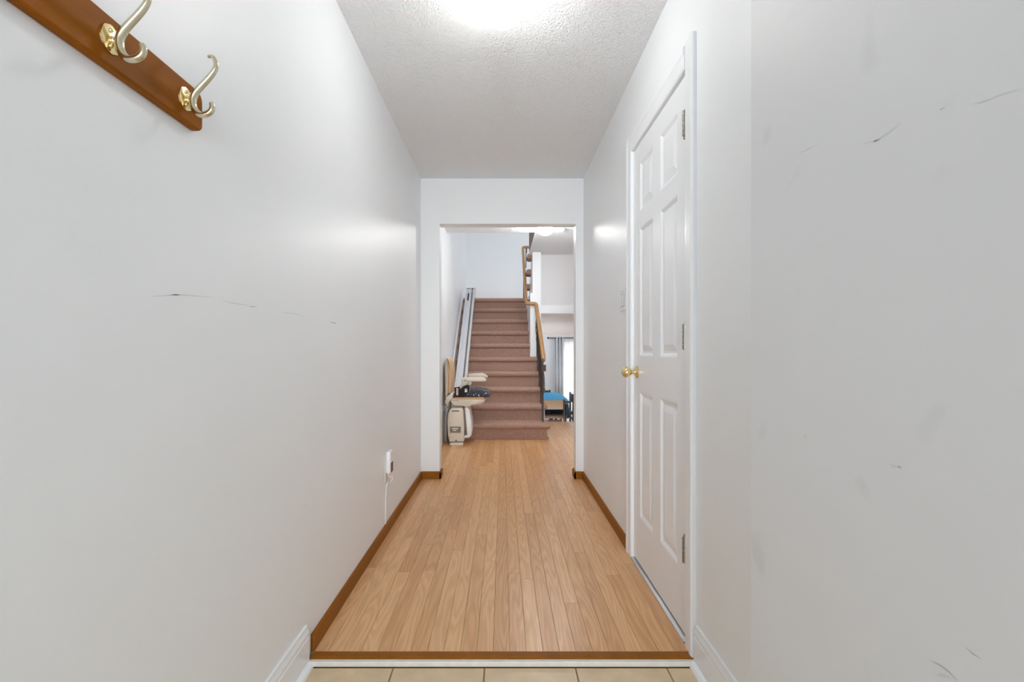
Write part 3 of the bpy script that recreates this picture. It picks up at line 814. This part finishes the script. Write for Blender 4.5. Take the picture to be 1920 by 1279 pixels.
# backrest
bm = BM(); prism(bm, q([(835.5, 752), (834.5, 735), (834, 690), (835, 676), (837, 671), (839, 671.5), (840, 700), (840, 738)]), 'y', Y0 + 0.01, Y1 - 0.02, 0.01, 2)
bk = obj('backrest', bm, CREAM, sl, smooth=True)
bm = BM(); prism(bm, q([(839.2, 672), (841, 674), (844, 680), (846.5, 690), (847.2, 702), (846.5, 720), (845.5, 737), (840.2, 738)]), 'y', Y0 + 0.0, Y1 - 0.01, 0.010, 3)
obj('back_pad', bm, TAN, bk, smooth=True, label='tan vinyl back pad')
# slanting hinge link, lever
bm = BM(); prism(bm, q([(835, 752), (837, 745), (852, 731), (856, 735), (856, 738), (847, 748), (838.5, 758), (835, 757)]), 'y', Y0 - 0.024, Y0 - 0.004, 0.004, 2)
ln = obj('side_link', bm, CREAM, sl, smooth=True)
bm = BM(); lathe(bm, [(0.014, Y0 - 0.027), (0.014, Y0 - 0.0242)], (sx(851.3, s4), 0, 1.045 + (656.5 - 734.8) / s4), axis='y', n=18); obj('pivot_ring', bm, BLACK, ln)
bm = BM(); lathe(bm, [(0.0095, Y0 - 0.029), (0.0095, Y0 - 0.0265)], (sx(851.3, s4), 0, 1.045 + (656.5 - 734.8) / s4), axis='y', n=18); obj('pivot_cap', bm, WHITE, ln)
bm = BM(); tube(bm, [(sx(a, s4), Y0 - 0.012, 1.045 + (656.5 - b) / s4) for a, b in ((841, 751), (838, 754), (837.8, 760), (840.5, 765.5), (843, 761), (843.5, 755))], 0.005, n=6, smooth=3); obj('lever', bm, GREYL, sl, smooth=True)
# armrests: near and far
def arm(ya_, yb_, pts, post, s):
    bm = BM(); prism(bm, q(pts, s), 'y', ya_, yb_, 0.008, 3); a = obj('armrest', bm, CREAM, sl, smooth=True)
    bm = BM(); prism(bm, q(post, s), 'y', ya_ + 0.008, ya_ + 0.035, 0.004, 2); obj('arm_post', bm, CREAM, a, smooth=True)
    return a
ar = arm(Y0 - 0.02, Y0 + 0.035, [(866, 711), (868, 708), (903, 706.5), (909, 709), (912, 712), (910.5, 715), (905, 715.3), (868, 715.3)], [(864, 709), (872, 708), (877, 714), (876, 721), (868, 724), (865, 730), (861, 727), (865, 718)], s4)
decal('pivot_screw', 871.5, 711.5, 873.5, 714, GREYL, ar, Y0 - 0.02, s4)
s5 = 920.0 / (Y1 - 0.05)
arm(Y1 - 0.05, Y1, [(876.5, 704), (879, 701.2), (903, 699.6), (908, 701), (914.8, 705.5), (913.5, 708.5), (908, 708.7), (879, 708.7)], [(874, 703), (882, 703), (884, 720), (878, 727), (873, 727)], s5)
# black belt boxes and latch on the seat side
bm = BM(); prism(bm, q([(852.8, 726), (862.5, 724.5), (864, 742.5), (853.5, 743)]), 'y', Y0 - 0.062, Y0 - 0.034, 0.003, 1); bl = obj('belt_reel', bm, BLACK, sl)
decal('reel_label', 855.2, 727.5, 859.2, 741, PINKL, bl, Y0 - 0.062)
bm = BM(); prism(bm, q([(863.5, 729.5), (869, 724), (876, 721), (880.5, 722), (880.3, 730), (876.5, 737), (873, 742), (864, 743)]), 'y', Y0 - 0.056, Y0 - 0.034, 0.003, 1); bb2 = obj('control_box', bm, BLACK, sl)
decal('control_label', 871.5, 729, 876, 735.5, WHITE, bb2, Y0 - 0.056); decal('control_button', 873.2, 730.5, 875, 732.2, BLACK, bb2, Y0 - 0.0575)

# ------------------------------------------------------------------ dining area
table = thing('dining_table', 'dark-legged dining table under the blue cloth in the sunken room', 'table', (0.60, 8.55, DL))
TZ = DL + 0.735
TX0, TX1, TY0, TY1 = 0.60, 1.06, 7.78, 9.32
bm = BM(); box(bm, TX0, TX1, TY0, TY1, TZ - 0.03, TZ, 0.004, 1); obj('tabletop', bm, DWOOD, table)
for x in (TX0 + 0.05, TX1 - 0.06):
    for y in (TY0 + 0.10, TY1 - 0.1):
        bm = BM(); tube(bm, [(x, y, TZ - 0.03), (x, y, DL + 0.35), (x, y, DL)], [0.032, 0.026, 0.018], n=8); obj('leg', bm, DWOOD, table, smooth=True)
# cloth: rounded outline, top plus a folded skirt
def cloth():
    bm = BM(); N = 72
    cx, cy = (TX0 + TX1) / 2, (TY0 + TY1) / 2; a0, b0 = (TX1 - TX0) / 2 + 0.008, (TY1 - TY0) / 2 + 0.008
    def out(t, g):
        c, s = math.cos(t), math.sin(t); e = 0.42
        return cx + (a0 + g) * math.copysign(abs(c) ** e, c), cy + (b0 + g) * math.copysign(abs(s) ** e, s)
    rings = []
    for g, dz in ((-0.24, 0.006), (-0.02, 0.006), (0.0, 0.001)):
        rings.append([bm.verts.new((*out(2 * math.pi * k / N, g), TZ + dz)) for k in range(N)])
    for row in range(1, 6):
        R = []
        for k in range(N):
            t = 2 * math.pi * k / N
            corner = abs(math.sin(2 * t)) ** 3
            drop = (0.17 + 0.12 * corner) * row / 5
            g = 0.006 + 0.018 * (row / 5) * math.sin(9 * t) + 0.012 * row / 5
            R.append(bm.verts.new((*out(t, g), TZ - drop)))
        rings.append(R)
    for A, B in zip(rings, rings[1:]):
        for k in range(N):
            bm.faces.new([A[k], A[(k + 1) % N], B[(k + 1) % N], B[k]])
    bm.faces.new(rings[0]); bmesh.ops.recalc_face_normals(bm, faces=bm.faces)
    return bm
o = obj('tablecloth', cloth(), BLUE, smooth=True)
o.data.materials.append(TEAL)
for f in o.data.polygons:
    if sum(o.data.vertices[i].co.z for i in f.vertices) / len(f.vertices) < TZ - 0.03: f.material_index = 1   # hanging skirt in a darker teal
o.modifiers.new('thickness', 'SOLIDIFY').thickness = 0.002
o.modifiers['thickness'].offset = 1.0
tag(o, 'bright blue tablecloth draped over the dining table', 'tablecloth')

def chair(cx, cy, rot, label, back_m, seat_m, frame_m, bw=0.42, top=0.79, seat_h=0.50):
    """built at the origin facing +Y (backrest at -Y), then turned"""
    t = thing('dining_chair', label, 'chair', (0, 0, 0), 'dining chairs around the blue table')
    w = bw / 2
    bm = BM(); box(bm, -w, w, 0.0, 0.40, seat_h - 0.045, seat_h, 0.012, 2); obj('seat', bm, seat_m, t, smooth=True)
    bm = BM(); box(bm, -w + 0.027, w - 0.027, -0.012, 0.014, top - 0.145, top, 0.008, 2); obj('backrest', bm, back_m, t, smooth=True)
    for s in (-1, 1):
        bm = BM(); box(bm, s * (w - 0.013) - 0.013, s * (w - 0.013) + 0.013, -0.016, 0.016, 0, top + 0.012, 0.003, 1); obj('leg', bm, frame_m, t)
        bm = BM(); box(bm, s * (w - 0.018) - 0.016, s * (w - 0.018) + 0.016, 0.355, 0.388, 0, seat_h - 0.046, 0.003, 1); obj('leg', bm, frame_m, t)
    for ys in (0.0, 0.371):
        bm = BM(); box(bm, -w + 0.028, w - 0.028, ys - 0.01, ys + 0.01, seat_h - 0.15, seat_h - 0.115); obj('stretcher', bm, frame_m, t)
    t.location = (cx, cy, DL); t.rotation_euler = (0, 0, rot)
    return t
chair(0.757, 7.59, 0, 'chair with beige backrest in front of the blue tablecloth', BEIGE, SEATW, DWOOD, 0.414, 0.772, 0.53)
chair(1.235, 8.78, math.radians(90), 'dark chair at the long side of the blue table', LEATH, LEATH, LEATH, 0.42, 0.765, 0.46)
chair(0.74, 9.44, math.radians(180), 'dark chair at the far end of the blue table', LEATH, LEATH, LEATH, 0.36, 0.77, 0.46)
bm = BM(); box(bm, 1.005, 1.075, YD - 0.02, YD, 0.52, 0.68, 0.004, 1)
tag(obj('wall_plaque', bm, DWOOD), 'small dark brown wooden plaque on the dining wall above the table', 'plaque')

# curtains
def curtain(name, x0, x1, y, z0, z1, m, label, folds, amp, cat='curtain'):
    bm = BM(); n = folds * 8; A = []
    for i in range(n + 1):
        x = x0 + (x1 - x0) * i / n; yy = y + amp * math.sin(2 * math.pi * folds * i / n)
        A.append([bm.verts.new((x, yy * 1.0 + (0.3 * amp * math.sin(i * 0.7) if j == 0 else 0), z)) for j, z in enumerate((z0, z1))])
    for a, b in zip(A, A[1:]):
        bm.faces.new([a[0], b[0], b[1], a[1]])
    o = obj(name, bm, m, smooth=True)
    o.modifiers.new('thickness', 'SOLIDIFY').thickness = 0.003
    return tag(o, label, cat)
ZR = 1.345
curtain('curtain', 1.285, 1.50, YD - 0.11, DL + 0.01, ZR + 0.02, CURT, 'gathered grey curtain hanging at the edge of the patio door', 3, 0.045)
curtain('sheer_curtain', 1.46, 3.28, YD - 0.05, DL + 0.01, ZR - 0.01, SHEER, 'white sheer curtain glowing in front of the patio door', 16, 0.014)
rd = thing('curtain_rod', 'black curtain rod above the patio door curtains', 'curtain rod', (2.2, YD, ZR))
bm = BM(); tube(bm, [(1.14, YD - 0.11, ZR), (3.42, YD - 0.11, ZR)], 0.012, n=10, up=(0, 0, 1)); obj('pole', bm, IRON, rd, smooth=True)
for x in (1.12, 3.44):
    bm = BM(); ball(bm, (x, YD - 0.11, ZR), 0.028, seg=12); obj('finial', bm, IRON, rd, smooth=True)
for x in (1.22, 3.40):
    bm = BM(); box(bm, x - 0.008, x + 0.008, YD - 0.125, YD, ZR - 0.018, ZR - 0.012 + 0.004); obj('rod_bracket', bm, IRON, rd)

# ------------------------------------------------------------------ wear on the walls
def on_left(px, py):
    s = (942.5 - px) / -XL
    return (XL, 920 / s, 1.045 + (656.5 - py) / s)
def on_near(px, py):
    s = (px - 942.5) / 0.552
    return (0.552, 920 / s, 1.045 + (656.5 - py) / s)
for pts, w, m in (
    ([(283, 556), (300, 555), (320, 553), (345, 553), (370, 555), (398, 558)], 0.0014, SCUFFL), ([(320, 553), (328, 552.5), (336, 553)], 0.002, SCUFF),
    ([(418, 563), (432, 568), (455, 571), (480, 575)], 0.0014, SCUFFL), ([(468, 575.5), (474, 575), (481, 575)], 0.0022, SCUFF),
    ([(530, 586), (550, 587.5), (572, 594)], 0.0018, SCUFFL), ([(619, 603.5), (626, 605.5), (631, 606.5)], 0.004, SCUFF)):
    ribbon('scuff_mark', [on_left(*p) for p in pts], w, wall_left, m, (1, 0, 0))
for pts, w, m in (
    ([(1500, 287), (1515, 280), (1535, 271)], 0.0012, SCUFF), ([(1535, 283), (1550, 275)], 0.0012, SCUFFL), ([(1504, 302), (1508, 301)], 0.0014, SCUFF),
    ([(1613, 271), (1640, 265), (1665, 249), (1682, 237), (1690, 225)], 0.0014, SCUFFL), ([(1638, 265), (1645, 263), (1651, 261)], 0.002, SCUFF),
    ([(1762, 206), (1767, 204), (1773, 201)], 0.002, SCUFF), ([(1825, 195), (1850, 188), (1880, 176), (1919, 165)], 0.0012, SCUFFL),
    ([(1662, 868), (1676, 873), (1692, 877)], 0.0016, SCUFFL), ([(1684, 875), (1692, 878)], 0.0026, SCUFF), ([(1506, 819), (1510, 817), (1514, 818)], 0.006, SCUFFL),
    ([(1747, 1240), (1765, 1249), (1780, 1260), (1795, 1276)], 0.0018, SCUFF), ([(1756, 1266), (1768, 1269), (1782, 1270)], 0.003, SCUFFL),
    ([(1811, 1214), (1825, 1226), (1840, 1235)], 0.002, SCUFF), ([(1705, 1259), (1722, 1271)], 0.0014, SCUFFL), ([(1850, 928), (1860, 930)], 0.002, SCUFFL)):
    ribbon('scuff_mark', [on_near(*p) for p in pts], w, wall_near, m, (-1, 0, 0))
